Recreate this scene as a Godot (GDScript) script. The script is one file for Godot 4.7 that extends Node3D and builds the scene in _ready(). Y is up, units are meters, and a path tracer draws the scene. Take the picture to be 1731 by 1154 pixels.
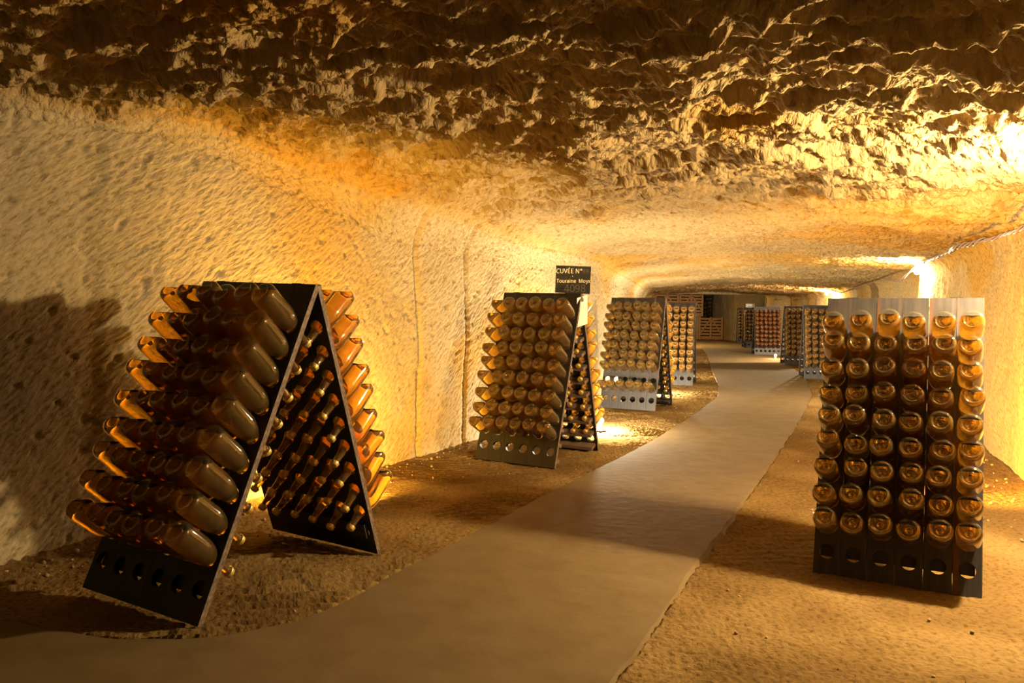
extends Node3D
# A limestone cellar gallery with riddling racks of sparkling wine. Units are metres, y up, the gallery runs away to the right.

const W := 0.752          # width of a rack
const L := 1.5            # length of a rack's boards
const ROWS := 10
const COLS := 6
const HOLE_R := 0.037
const GRIP := 0.235       # how far from its base a bottle is held by the board
const AX := Vector3(0.4706, 0, -0.8823)    # along the near gallery
const CR := Vector3(0.8823, 0, 0.4706)     # across it

var M := {}
var taken := {}
var planks: Array = []
var shell_mesh: ArrayMesh
var cap_mesh: ArrayMesh
var wine_meshes := {}
var rng := RandomNumberGenerator.new()

# left x, left z, right x, right z, height at left, height at right, cove radius left, right
var ST := [
	[-5.28, 1.72, -1.13, 3.93, 2.35, 2.15, 0.12, 0.3],
	[-3.40, -1.81, 0.75, 0.40, 2.20, 2.15, 0.10, 0.3],
	[-2.20, -4.16, 2.0, -1.95, 2.30, 2.15, 0.10, 0.3],
	[-1.985, -4.46, 2.16, -2.25, 2.40, 2.15, 0.18, 0.3],
	[-1.044, -6.22, 3.07, -4.03, 2.27, 2.12, 0.45, 0.25],
	[-0.10, -7.99, 3.95, -6.1, 2.09, 2.04, 0.40, 0.2],
	[1.0, -10.4, 5.0, -8.9, 2.03, 1.97, 0.3, 0.2],
	[1.45, -11.9, 5.58, -10.85, 1.95, 1.96, 0.3, 0.2],
	[1.62, -12.4, 6.05, -11.4, 1.93, 1.96, 0.3, 0.2],
	[2.3, -15.2, 7.0, -15.0, 1.88, 1.90, 0.3, 0.2],
	[3.3, -20.0, 8.2, -20.0, 1.86, 1.86, 0.3, 0.2],
	[4.2, -25.2, 8.90, -25.2, 1.84, 1.84, 0.25, 0.2],
	[4.30, -25.5, 8.46, -25.6, 1.84, 1.84, 0.5, 0.15],
	[4.38, -26.3, 8.46, -26.3, 1.86, 1.82, 0.6, 0.15],
]


func _ready() -> void:
	rng.seed = 7
	view()
	materials()
	lamps()
	cave()
	make_floor()
	far_room()
	build_racks()
	crates()
	signs()
	cables()
	rubble()


# ---------------------------------------------------------------- camera, light, exposure
func view() -> void:
	var cam := Camera3D.new()
	cam.name = "camera"
	cam.fov = 2.0 * rad_to_deg(atan(577.0 / 1332.0))
	cam.position = Vector3(0, 1.297, 0)
	cam.rotation = Vector3(-0.0414, 0, 0.0117)
	cam.near = 0.05
	cam.far = 200.0
	add_child(cam)
	cam.current = true
	var we := WorldEnvironment.new()
	we.name = "world"
	var e := Environment.new()
	e.background_mode = Environment.BG_COLOR
	e.background_color = Color.BLACK
	e.tonemap_mode = Environment.TONE_MAPPER_LINEAR
	e.tonemap_exposure = 1.0
	e.sdfgi_enabled = true
	e.ssao_enabled = true
	e.ssil_enabled = true
	we.environment = e
	add_child(we)


func lamps() -> void:
	var white := Color(1.0, 0.885, 0.66)
	var pale := Color(1.0, 0.93, 0.78)
	var amber := Color(1.0, 0.76, 0.30)
	hanging_lamp(Vector3(2.75, 1.80, -3.75), 21.0, white, "bare bulb hung from the ceiling above the right end of the near right rack")
	hanging_lamp(Vector3(5.40, 1.89, -10.55), 16.0, pale, "brightest bare bulb, on the cable at the corner of the right wall")
	hanging_lamp(Vector3(7.92, 1.80, -19.9), 32.0, pale, "second glowing bulb further down the right wall, over the far racks")
	hanging_lamp(Vector3(5.6, 2.0, -29.5), 22.0, white, "bare bulb hung in the dark store behind the arch")
	floor_lamp(Vector3(-0.95, 0.02, -4.92), 13.0, amber, Vector3(-0.50, 0.50, -0.72), "small floor lamp on the dirt behind the left rack")
	floor_lamp(Vector3(2.70, 0.0, -5.45), 18.0, Color(1.0, 0.73, 0.22), Vector3(0.75, 0.5, -0.5), "small floor lamp hidden behind the near right rack")
	floor_lamp(Vector3(0.95, 0.03, -8.35), 17.0, pale, Vector3.ZERO, "small floor lamp glowing behind the rack with the slate sign")
	floor_lamp(Vector3(2.20, 0.03, -12.2), 13.0, pale, Vector3.ZERO, "small floor lamp behind the third rack along the left wall")
	floor_lamp(Vector3(3.05, 0.0, -15.75), 14.0, pale, Vector3.ZERO, "small floor lamp hidden behind the farthest rack of the left-hand row")
	floor_lamp(Vector3(7.22, 0.02, -21.55), 1.6, Color(1.0, 0.72, 0.45), Vector3.ZERO, "glaring floor lamp between two far racks on the right")


func omni(at: Vector3, energy: float, c: Color, size: float) -> void:
	var l := OmniLight3D.new()
	l.name = "lamp_light"
	l.position = at
	l.light_color = c
	l.light_energy = energy
	l.light_size = size
	l.omni_range = 60.0
	l.omni_attenuation = 2.0
	l.shadow_enabled = true
	add_child(l, true)


func glow(c: Color, k: float) -> StandardMaterial3D:
	var m := StandardMaterial3D.new()
	m.albedo_color = Color(0.9, 0.88, 0.8)
	m.emission_enabled = true
	m.emission = c
	m.emission_energy_multiplier = k
	return m


func hanging_lamp(at: Vector3, energy: float, c: Color, label: String) -> void:
	var t := thing("ceiling_lamp", label, "lamp", at, 0.0, "bare bulbs along the cable")
	obj("bulb", lathe([[0.0, -0.075], [0.026, -0.068], [0.045, -0.042], [0.050, -0.010], [0.040, 0.018], [0.020, 0.038], [0.014, 0.046]], 20), glow(c, 25.0), t)
	obj("socket", lathe([[0.0145, 0.04], [0.02, 0.042], [0.021, 0.085], [0.012, 0.098], [0.006, 0.11], [0.0, 0.112]], 16), M.black, t)
	var st := begin()
	tube(st, [Vector3(0, 0.1, 0), Vector3(0.01, 0.2, 0.005), Vector3(0.03, 0.34, 0.0)], 0.004, 6)
	obj("flex", finish(st), M.black, t)
	omni(at + Vector3(0, -0.01, 0), energy, c, 0.07)


func floor_lamp(at: Vector3, energy: float, c: Color, aim: Vector3, label: String) -> void:
	# a bulb on a foot; with an aim it sits in a reflector that throws the light that way
	var t := thing("floor_lamp", label, "lamp", at, 0.0, "small lamps on the floor")
	obj("base", lathe([[0.0, 0.0], [0.06, 0.0], [0.062, 0.008], [0.05, 0.016], [0.02, 0.022], [0.018, 0.05], [0.0, 0.052]], 20), M.black, t)
	var b := obj("bulb", lathe([[0.0, 0.125], [0.02, 0.12], [0.036, 0.1], [0.038, 0.085], [0.026, 0.06], [0.018, 0.048]], 20), glow(c, 25.0), t)
	if aim == Vector3.ZERO:
		omni(at + Vector3(0, 0.09, 0), energy, c, 0.05)
		return
	b.position.y = 0.01
	var y := aim.normalized()
	var x := y.cross(Vector3.UP).normalized()
	var dish := obj("reflector", lathe([[0.0, -0.075], [0.03, -0.072], [0.062, -0.05], [0.085, -0.01], [0.092, 0.03], [0.089, 0.03], [0.081, -0.008], [0.058, -0.046], [0.028, -0.067], [0.0, -0.070]], 24), M.black, t)
	dish.transform = Transform3D(Basis(x, y, x.cross(y)), Vector3(0, 0.10, 0))
	var l := SpotLight3D.new()
	l.name = "lamp_light"
	add_child(l, true)
	l.position = at + Vector3(0, 0.10, 0)
	l.look_at_from_position(l.position, l.position + y, Vector3.UP)
	l.light_color = c
	l.light_energy = energy
	l.light_size = 0.05
	l.spot_range = 60.0
	l.spot_attenuation = 2.0
	l.spot_angle = 76.0
	l.spot_angle_attenuation = 0.5
	l.shadow_enabled = true


# ---------------------------------------------------------------- helpers
func numbered(called: String) -> String:
	var n: int = taken.get(called, 0)
	taken[called] = n + 1
	return called if n == 0 else "%s_%03d" % [called, n]


func thing(called: String, label: String, category: String, at := Vector3.ZERO, turn := 0.0, group := "") -> Node3D:
	var o := Node3D.new()
	o.name = numbered(called)
	add_child(o)
	o.position = at
	o.rotation.y = turn
	tag(o, label, category, group)
	return o


func tag(o: Node, label: String, category: String, group := "", kind := "") -> void:
	o.set_meta("label", label)
	if category:
		o.set_meta("category", category)
	if group:
		o.set_meta("group", group)
	if kind:
		o.set_meta("kind", kind)


func obj(called: String, mesh: Mesh, mat: Material, parent: Node = self) -> MeshInstance3D:
	var o := MeshInstance3D.new()
	o.name = numbered(called) if parent == self else called
	o.mesh = mesh
	if mat:
		o.material_override = null
		for i in mesh.get_surface_count():
			o.set_surface_override_material(i, mat)
	parent.add_child(o, true)
	return o


func struct(called: String, mesh: Mesh, mat: Material, label: String) -> MeshInstance3D:
	var o := obj(called, mesh, mat)
	o.set_meta("kind", "structure")
	o.set_meta("label", label)
	return o


func begin() -> SurfaceTool:
	var st := SurfaceTool.new()
	st.begin(Mesh.PRIMITIVE_TRIANGLES)
	return st


func finish(st: SurfaceTool, smooth := false) -> ArrayMesh:
	if not smooth:
		st.generate_normals()
	return st.commit()


func quad(st: SurfaceTool, a: Vector3, b: Vector3, c: Vector3, d: Vector3) -> void:
	# a b c d run clockwise seen from the front
	for p in [a, b, c, a, c, d]:
		st.add_vertex(p)


func box(st: SurfaceTool, lo: Vector3, hi: Vector3, x := Transform3D()) -> void:
	st.set_smooth_group(-1)
	var v := []
	for i in 8:
		v.append(x * Vector3(hi.x if i & 1 else lo.x, hi.y if i & 2 else lo.y, hi.z if i & 4 else lo.z))
	for f in [[0, 2, 3, 1], [5, 7, 6, 4], [4, 6, 2, 0], [1, 3, 7, 5], [2, 6, 7, 3], [4, 0, 1, 5]]:
		quad(st, v[f[3]], v[f[2]], v[f[1]], v[f[0]])


func bar(st: SurfaceTool, a: Vector3, b: Vector3, w: float, d: float) -> void:
	# a square bar from a to b, w wide (across the view) and d deep (z)
	var y := (b - a).normalized()
	var x := y.cross(Vector3(0, 0, 1)).normalized()
	var z := x.cross(y)
	box(st, Vector3(-w / 2, 0, -d / 2), Vector3(w / 2, (b - a).length(), d / 2), Transform3D(Basis(x, y, z), a))


func tube(st: SurfaceTool, pts: Array, r: float, sides := 6) -> void:
	st.set_smooth_group(0)
	var rings := []
	for i in pts.size():
		var d: Vector3 = (pts[mini(i + 1, pts.size() - 1)] - pts[maxi(i - 1, 0)]).normalized()
		var u := d.cross(Vector3(0.31, 0.77, 0.55)).normalized()
		var v := d.cross(u)
		var ring := []
		for k in sides:
			var a := TAU * k / sides
			ring.append(pts[i] + (u * cos(a) + v * sin(a)) * r)
		rings.append(ring)
	for i in pts.size() - 1:
		for k in sides:
			var n := (k + 1) % sides
			quad(st, rings[i][k], rings[i][n], rings[i + 1][n], rings[i + 1][k])


func lathe(prof: Array, n: int) -> ArrayMesh:
	# prof: [radius, height]; normals from the profile, outward on the right of its direction when it runs down
	var pos := PackedVector3Array()
	var nor := PackedVector3Array()
	var uv := PackedVector2Array()
	var idx := PackedInt32Array()
	var m := prof.size()
	var down: float = signf(prof[m - 1][1] - prof[0][1])
	for i in m:
		var a: Array = prof[maxi(i - 1, 0)]
		var b: Array = prof[mini(i + 1, m - 1)]
		var t := Vector2(b[0] - a[0], b[1] - a[1]).normalized()
		var nn := Vector2(-t.y, t.x) if down < 0 else Vector2(t.y, -t.x)
		for k in n + 1:
			var an := TAU * k / n
			pos.append(Vector3(cos(an) * prof[i][0], prof[i][1], sin(an) * prof[i][0]))
			nor.append(Vector3(cos(an) * nn.x, nn.y, sin(an) * nn.x))
			uv.append(Vector2(float(k) / n, float(i) / m))
	for i in m - 1:
		for k in n:
			var p := i * (n + 1) + k
			var q := p + n + 1
			if down < 0:
				idx.append_array([p, q + 1, p + 1, p, q, q + 1])
			else:
				idx.append_array([p, p + 1, q + 1, p, q + 1, q])
	return arrays(pos, nor, uv, idx)


func arrays(pos: PackedVector3Array, nor: PackedVector3Array, uv: PackedVector2Array, idx: PackedInt32Array, col := PackedColorArray(), onto: ArrayMesh = null) -> ArrayMesh:
	var a := []
	a.resize(Mesh.ARRAY_MAX)
	a[Mesh.ARRAY_VERTEX] = pos
	a[Mesh.ARRAY_NORMAL] = nor
	a[Mesh.ARRAY_TEX_UV] = uv
	a[Mesh.ARRAY_INDEX] = idx
	if col.size():
		a[Mesh.ARRAY_COLOR] = col
	var m := onto if onto else ArrayMesh.new()
	m.add_surface_from_arrays(Mesh.PRIMITIVE_TRIANGLES, a)
	return m


func grid_mesh(pos: PackedVector3Array, uv: PackedVector2Array, col: PackedColorArray, nu: int, nv: int, flip: bool) -> ArrayMesh:
	# rows of nv points; normals from the neighbours
	var nor := PackedVector3Array()
	nor.resize(pos.size())
	var idx := PackedInt32Array()
	idx.resize((nu - 1) * (nv - 1) * 6)
	var w := 0
	for i in nu:
		var i0 := maxi(i - 1, 0) * nv
		var i1 := mini(i + 1, nu - 1) * nv
		for j in nv:
			var d := (pos[i1 + j] - pos[i0 + j]).cross(pos[i * nv + mini(j + 1, nv - 1)] - pos[i * nv + maxi(j - 1, 0)]).normalized()
			nor[i * nv + j] = -d if flip else d
			if i < nu - 1 and j < nv - 1:
				var p := i * nv + j
				var q := p + nv
				if flip:
					idx[w] = p; idx[w + 1] = q; idx[w + 2] = q + 1; idx[w + 3] = p; idx[w + 4] = q + 1; idx[w + 5] = p + 1
				else:
					idx[w] = p; idx[w + 1] = q + 1; idx[w + 2] = q; idx[w + 3] = p; idx[w + 4] = p + 1; idx[w + 5] = q + 1
				w += 6
	return arrays(pos, nor, uv, idx, col)


# ---------------------------------------------------------------- materials
func noise(freq: float, kind := FastNoiseLite.TYPE_SIMPLEX_SMOOTH, oct := 4, sd := 1, frac := FastNoiseLite.FRACTAL_FBM) -> FastNoiseLite:
	var n := FastNoiseLite.new()
	n.noise_type = kind
	n.frequency = freq
	n.fractal_type = frac
	n.fractal_octaves = oct
	n.seed = sd
	return n


func noise_tex(n: FastNoiseLite, size := 512, ramp: Gradient = null, normalize := true) -> NoiseTexture2D:
	var t := NoiseTexture2D.new()
	t.width = size
	t.height = size
	t.seamless = true
	t.seamless_blend_skirt = 0.15
	t.normalize = normalize
	t.noise = n
	if ramp:
		t.color_ramp = ramp
	return t


func ramp(stops: Array) -> Gradient:
	var g := Gradient.new()
	var o := PackedFloat32Array()
	var c := PackedColorArray()
	for s in stops:
		o.append(s[0])
		c.append(s[1])
	g.offsets = o
	g.colors = c
	return g


func plain(c: Color, rough := 0.7, metal := 0.0) -> StandardMaterial3D:
	var m := StandardMaterial3D.new()
	m.albedo_color = c
	m.roughness = rough
	m.metallic = metal
	return m


func materials() -> void:
	M.black = plain(Color(0.05, 0.045, 0.04), 0.5)
	# stone: colour comes with the mesh, fine relief from noise
	var grain := noise(0.014, FastNoiseLite.TYPE_SIMPLEX_SMOOTH, 5, 3)
	var chips := noise(0.02, FastNoiseLite.TYPE_CELLULAR, 3, 5)
	chips.cellular_return_type = FastNoiseLite.RETURN_DISTANCE2_SUB
	chips.domain_warp_enabled = true
	chips.domain_warp_amplitude = 25.0
	chips.domain_warp_frequency = 0.02
	var tone := noise_tex(grain, 1024, ramp([[0.0, Color(0.70, 0.66, 0.58)], [0.35, Color(0.93, 0.91, 0.87)], [1.0, Color(1, 1, 1)]]))
	var chipt := noise_tex(chips, 1024)
	var graint := noise_tex(grain, 1024)
	for k in ["wall", "ceiling", "dirt"]:
		var m := StandardMaterial3D.new()
		m.vertex_color_use_as_albedo = true
		m.albedo_texture = tone
		m.roughness = 0.95
		m.specular_mode = BaseMaterial3D.SPECULAR_DISABLED
		m.heightmap_enabled = true
		m.heightmap_texture = graint if k != "ceiling" else chipt
		m.heightmap_scale = {"wall": 0.8, "ceiling": 1.8, "dirt": 0.55}[k]
		m.uv1_scale = Vector3.ONE * (1.0 if k == "wall" else 0.9)
		M[k] = m
	var c := StandardMaterial3D.new()
	c.albedo_color = Color(0.41, 0.345, 0.245)
	c.albedo_texture = noise_tex(noise(0.006, FastNoiseLite.TYPE_SIMPLEX_SMOOTH, 5, 8), 1024, ramp([[0.0, Color(0.90, 0.88, 0.84)], [0.5, Color(0.96, 0.95, 0.93)], [1.0, Color(1, 1, 1)]]))
	c.roughness = 0.95
	c.metallic_specular = 0.2
	c.heightmap_enabled = true
	c.heightmap_texture = graint
	c.heightmap_scale = 0.12
	c.uv1_scale = Vector3.ONE * 0.6
	M.path = c
	# rack timber
	var streak := wood_image(256, 1024, 11)
	var w := StandardMaterial3D.new()
	w.albedo_texture = streak
	w.albedo_color = Color(0.80, 0.77, 0.79)
	w.roughness = 0.55
	w.metallic_specular = 0.5
	M.board = w
	var dark := w.duplicate()
	dark.albedo_color = Color(0.40, 0.30, 0.24)
	M.board_dark = dark
	var rusty := w.duplicate()
	rusty.albedo_texture = wood_image(256, 1024, 23, 1.0)
	M.board_rust = rusty
	var e := StandardMaterial3D.new()
	e.albedo_texture = noise_tex(noise(0.03, FastNoiseLite.TYPE_SIMPLEX_SMOOTH, 4, 6), 256, ramp([[0.0, Color(0.20, 0.15, 0.11)], [0.5, Color(0.36, 0.29, 0.23)], [1.0, Color(0.50, 0.42, 0.36)]]))
	e.uv1_scale = Vector3(1, 4, 1)
	e.roughness = 0.75
	M.edge = e
	M.batten = plain(Color(0.36, 0.28, 0.21), 0.7)
	# bottles
	var g := StandardMaterial3D.new()
	g.transparency = BaseMaterial3D.TRANSPARENCY_ALPHA
	g.albedo_color = Color(0.80, 0.74, 0.55, 0.03)
	g.roughness = 0.06
	M.glass = g
	M.wine = wine(Color(0.82, 0.62, 0.21))
	M.wine_rose = wine(Color(0.74, 0.34, 0.14))
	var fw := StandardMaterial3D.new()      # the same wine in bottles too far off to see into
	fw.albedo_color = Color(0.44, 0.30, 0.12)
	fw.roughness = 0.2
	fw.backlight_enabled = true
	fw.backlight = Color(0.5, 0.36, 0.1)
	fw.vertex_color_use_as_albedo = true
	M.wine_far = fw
	M.cap = plain(Color(0.86, 0.74, 0.42), 0.35, 0.6)
	M.slate = plain(Color(0.045, 0.04, 0.04), 0.7)
	M.chalk = plain(Color(0.92, 0.88, 0.80), 0.9)
	M.chalk_faint = plain(Color(0.34, 0.30, 0.27), 0.9)
	M.paper = plain(Color(0.93, 0.91, 0.88), 0.85)
	var cw := StandardMaterial3D.new()
	cw.albedo_texture = noise_tex(noise(0.02, FastNoiseLite.TYPE_SIMPLEX_SMOOTH, 3, 9), 256, ramp([[0.0, Color(0.46, 0.32, 0.20)], [1.0, Color(0.66, 0.49, 0.32)]]))
	cw.uv1_triplanar = true
	cw.uv1_scale = Vector3(1.2, 5, 1.2)
	cw.roughness = 0.8
	M.crate = cw
	M.cable = plain(Color(0.42, 0.34, 0.28), 0.6)
	M.stone = plain(Color(0.56, 0.46, 0.31), 0.95)


func wine(c: Color) -> StandardMaterial3D:
	# clear amber wine with a little haze of yeast in it
	var m := StandardMaterial3D.new()
	m.albedo_color = Color(c.r, c.g, c.b, 0.045)
	m.transparency = BaseMaterial3D.TRANSPARENCY_ALPHA
	m.refraction_enabled = true
	m.refraction_scale = 0.033
	m.roughness = 0.0
	m.metallic_specular = 0.5
	m.backlight_enabled = true
	m.backlight = Color(0.28, 0.20, 0.05)
	m.vertex_color_use_as_albedo = true
	return m


func wood_image(w: int, h: int, sd: int, rust := 0.0) -> ImageTexture:
	var im := Image.create(w, h, false, Image.FORMAT_RGB8)
	var a := noise(0.035, FastNoiseLite.TYPE_SIMPLEX_SMOOTH, 4, sd)
	var b := noise(0.008, FastNoiseLite.TYPE_SIMPLEX_SMOOTH, 3, sd + 1)
	for y in h:
		for x in w:
			var g := a.get_noise_2d(x * 2.2, y * 0.12) * 0.5 + 0.5
			var p := b.get_noise_2d(x, y * 0.6) * 0.5 + 0.5
			var v := 0.13 + 0.15 * g * (0.5 + p)
			var c := Color(v * 1.03, v * 0.97, v * 1.0)
			if rust > 0.0:
				var s := b.get_noise_2d(x * 2.0 + 500.0, y * 0.10)
				var k := smoothstep(0.02, 0.30, s) * (0.7 + 0.45 * a.get_noise_2d(x * 3.0, y * 3.0)) * rust
				c = c.lerp(Color(0.46, 0.24, 0.12), clampf(k, 0.0, 1.0))
			im.set_pixel(x, y, c)
	return ImageTexture.create_from_image(im)


# ---------------------------------------------------------------- the cave
var n_big: FastNoiseLite
var n_ledge: FastNoiseLite
var n_ridge: FastNoiseLite
var n_cell: FastNoiseLite
var n_cell2: FastNoiseLite
var n_fine: FastNoiseLite
var n_pick: FastNoiseLite
var n_tone: FastNoiseLite
var n_pit: FastNoiseLite
var fold := [0.0, 0.0, 0.0]       # where the left wall has a step and two cracks
var stations: Array = []      # station rows: the interpolated eight numbers and the distance run


func make_stations() -> void:
	n_big = noise(0.45, FastNoiseLite.TYPE_SIMPLEX_SMOOTH, 2, 21)
	n_ledge = noise(1.15, FastNoiseLite.TYPE_SIMPLEX_SMOOTH, 3, 22)
	n_ridge = noise(2.6, FastNoiseLite.TYPE_SIMPLEX_SMOOTH, 4, 23, FastNoiseLite.FRACTAL_RIDGED)
	n_cell2 = noise(13.0, FastNoiseLite.TYPE_CELLULAR, 1, 28)
	n_cell2.cellular_return_type = FastNoiseLite.RETURN_DISTANCE
	n_cell2.domain_warp_enabled = true
	n_cell2.domain_warp_amplitude = 0.06
	n_cell2.domain_warp_frequency = 7.0
	n_cell = noise(5.0, FastNoiseLite.TYPE_CELLULAR, 1, 24)
	n_cell.cellular_return_type = FastNoiseLite.RETURN_DISTANCE
	n_cell.domain_warp_enabled = true
	n_cell.domain_warp_amplitude = 0.12
	n_cell.domain_warp_frequency = 4.0
	n_fine = noise(16.0, FastNoiseLite.TYPE_SIMPLEX_SMOOTH, 3, 25)
	n_pick = noise(9.0, FastNoiseLite.TYPE_SIMPLEX_SMOOTH, 3, 26)
	n_tone = noise(0.8, FastNoiseLite.TYPE_SIMPLEX_SMOOTH, 4, 27)
	n_pit = noise(8.0, FastNoiseLite.TYPE_SIMPLEX_SMOOTH, 2, 29)
	var run := 0.0
	var runs := []
	for k in ST.size() - 1:
		runs.append(run)
		var a: Array = ST[k]
		var b: Array = ST[k + 1]
		var len := Vector2((b[0] + b[2] - a[0] - a[2]) / 2, (b[1] + b[3] - a[1] - a[3]) / 2).length()
		var f := 0.0
		while f < 1.0:
			var row := []
			for i in 8:
				row.append(lerpf(a[i], b[i], f))
			row.append(run + f * len)
			stations.append(row)
			# fine where the camera is near, coarser farther off and behind it
			var d: float = -(row[1] + row[3]) / 2
			var step := 0.06 if -row[1] < 1.6 else maxf(0.0135, 0.0042 * d)
			f += step / len
		run += len
	fold = [runs[2], lerpf(runs[4], runs[5], 0.24), lerpf(runs[4], runs[5], 0.62)]
	var last: Array = ST[-1].duplicate()
	last.append(run)
	stations.append(last)


func relief(p: Vector3, rough: float, s: float) -> float:
	# how far the rock stands out into the room; rough 0 on the picked walls, 1 on the broken ceiling
	var big := n_big.get_noise_3dv(p)
	var h := 0.05 * big
	if rough < 1.0:
		# slanting pick marks
		var k := (1.0 - rough)
		h += k * (0.007 * n_pick.get_noise_2d((s * 0.55 - p.y * 0.83) * 2.6, (s * 0.83 + p.y * 0.55) * 0.8) + 0.016 * n_ledge.get_noise_3dv(p * 1.3) - 0.014 * smoothstep(0.42, 0.62, n_pit.get_noise_3dv(p)))
		var at := s + 0.04 * n_ledge.get_noise_2d(p.y * 0.8, 3.0)
		if p.dot(CR) < -2.0:
			h += 0.02 * smoothstep(-0.06, 0.06, at - fold[0]) - 0.035 * exp(-pow((at - fold[1]) / 0.022, 2.0)) - 0.03 * exp(-pow((at - fold[2]) / 0.02, 2.0))
	if rough > 0.0:
		var c := p.dot(CR)
		var a := p.dot(AX)
		var q := Vector3(a, p.y, c * 0.6)
		var l := n_ledge.get_noise_3dv(q) * 2.6 + 0.35 * n_ridge.get_noise_3dv(q * 0.5)
		var fl := floorf(l)
		var terr := fl + smoothstep(0.30, 0.62, l - fl)
		var w := Vector3(a, p.y, c * 0.75)
		var hh := 0.055 * terr + 0.05 * n_ridge.get_noise_3dv(q) + 0.075 * n_cell.get_noise_3dv(w) + 0.05 * n_cell2.get_noise_3dv(w) + 0.018 * n_fine.get_noise_3dv(p)
		h += rough * hh
	return h


func stone_tone(p: Vector3, ochre: float) -> Color:
	# linear colours: cream stone, ochre seams, a little grey and lichen green
	var t := n_tone.get_noise_3dv(p)
	var u := n_tone.get_noise_3dv(p * 0.45 + Vector3(31, 7, 5))
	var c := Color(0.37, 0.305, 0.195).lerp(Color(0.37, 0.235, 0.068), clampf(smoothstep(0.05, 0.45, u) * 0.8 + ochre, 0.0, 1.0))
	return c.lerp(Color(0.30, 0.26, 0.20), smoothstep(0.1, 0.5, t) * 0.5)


func profile(row: Array, v: float) -> Array:
	# v 0..1 left wall, 1..2 ceiling, 2..3 right wall -> [across, y, normal across, normal y, rough]
	var w: float = Vector2(row[2] - row[0], row[3] - row[1]).length()
	var hl: float = row[4]
	var hr: float = row[5]
	var rl: float = row[6]
	var rr: float = row[7]
	if v <= 1.0:
		return [0.0, lerpf(-0.12, hl - rl, v), 1.0, 0.0, 0.0]
	if v >= 2.0:
		return [w, lerpf(hr - rr, -0.12, v - 2.0), -1.0, 0.0, 0.15]
	var arc_l := rl * PI / 2
	var arc_r := rr * PI / 2
	var flat := w - rl - rr
	var d := (v - 1.0) * (arc_l + flat + arc_r)
	if d < arc_l:
		var a := d / rl
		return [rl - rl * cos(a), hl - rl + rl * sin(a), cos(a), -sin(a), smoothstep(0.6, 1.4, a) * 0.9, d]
	d -= arc_l
	if d < flat:
		var f := d / flat
		return [rl + d, lerpf(hl, hr, f) + 0.10 * sin(PI * f), 0.0, -1.0, 1.0, arc_l + d]
	var a2 := (d - flat) / rr
	return [w - rr + rr * sin(a2), hr - rr + rr * cos(a2), -sin(a2), -cos(a2), lerpf(1.0, 0.15, a2 / (PI / 2)), arc_l + d]


func shell(v0: float, v1: float, nv: int) -> ArrayMesh:
	var pos := PackedVector3Array()
	var uv := PackedVector2Array()
	var col := PackedColorArray()
	for row in stations:
		var s: float = row[8]
		var o := Vector3(row[0], 0, row[1])
		var x := Vector3(row[2] - row[0], 0, row[3] - row[1]).normalized()
		var rows_end: float = row[6] * PI / 2 + Vector2(row[2] - row[0], row[3] - row[1]).length() - row[6] - row[7] + row[7] * PI / 2
		var calm := 1.0 - 0.6 * smoothstep(8.5, 13.0, s)     # the far ceiling is dressed smoother
		for j in nv:
			var q := profile(row, lerpf(v0, v1, float(j) / (nv - 1)))
			var p := o + x * float(q[0]) + Vector3(0, q[1], 0)
			var n := x * float(q[2]) + Vector3(0, q[3], 0)
			var rough: float = q[4]
			var r := relief(p, rough, s)
			if rough > 0.2:
				r = lerpf(0.05 * n_big.get_noise_3dv(p), r, calm)
			pos.append(p + n * r)
			if v0 >= 1.0 and v1 <= 2.0:
				uv.append(Vector2(s, q[5] if q.size() > 5 else (0.0 if j == 0 else rows_end)))
			else:
				uv.append(Vector2((s * 0.55 - p.y * 0.83) * 2.4, (s * 0.83 + p.y * 0.55) * 0.9))
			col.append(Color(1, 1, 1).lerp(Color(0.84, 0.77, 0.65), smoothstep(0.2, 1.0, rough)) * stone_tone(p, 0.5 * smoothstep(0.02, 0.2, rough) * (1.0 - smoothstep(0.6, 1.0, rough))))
	return grid_mesh(pos, uv, col, stations.size(), nv, false)


func cave() -> void:
	make_stations()
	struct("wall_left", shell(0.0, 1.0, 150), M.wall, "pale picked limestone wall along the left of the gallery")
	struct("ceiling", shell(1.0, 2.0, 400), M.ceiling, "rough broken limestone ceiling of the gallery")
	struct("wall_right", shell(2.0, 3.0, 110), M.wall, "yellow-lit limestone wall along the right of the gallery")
	# the mass of rock behind: closes the gallery outside and behind the viewpoint
	var st := begin()
	st.set_smooth_group(-1)
	for k in ST.size() - 1:
		var a: Array = ST[k]
		var b: Array = ST[k + 1]
		var off := CR * 0.45
		var la := Vector3(a[0], 0, a[1]) - off
		var lb := Vector3(b[0], 0, b[1]) - off
		var ra := Vector3(a[2], 0, a[3]) + off
		var rb := Vector3(b[2], 0, b[3]) + off
		var up := Vector3(0, 2.9, 0)
		var dn := Vector3(0, -0.4, 0)
		quad(st, la + dn, lb + dn, lb + up, la + up)
		quad(st, ra + up, rb + up, rb + dn, ra + dn)
		quad(st, la + up, lb + up, rb + up, ra + up)
	struct("wall_outer", finish(st), M.stone, "mass of rock round the gallery")
	st = begin()
	var a0 := Vector3(ST[0][0], 0, ST[0][1]) + AX * 0.05
	box(st, Vector3(-0.6, -0.4, -0.4), Vector3(5.1, 2.9, 0.0), Transform3D(Basis(CR, Vector3.UP, -AX), a0))
	struct("wall_back", finish(st), M.stone, "limestone wall behind the viewpoint")


# ---------------------------------------------------------------- floor
var path_poly := PackedVector2Array()


func bump_at(x: float, z: float) -> float:
	var d1 := Vector2(x + 1.35, z + 3.75).length()
	var d2 := Vector2(x - 2.0, z + 4.1).length()
	return 0.035 * exp(-d1 * d1 / 0.5) - 0.05 * exp(-d2 * d2 / 0.6)


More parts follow.
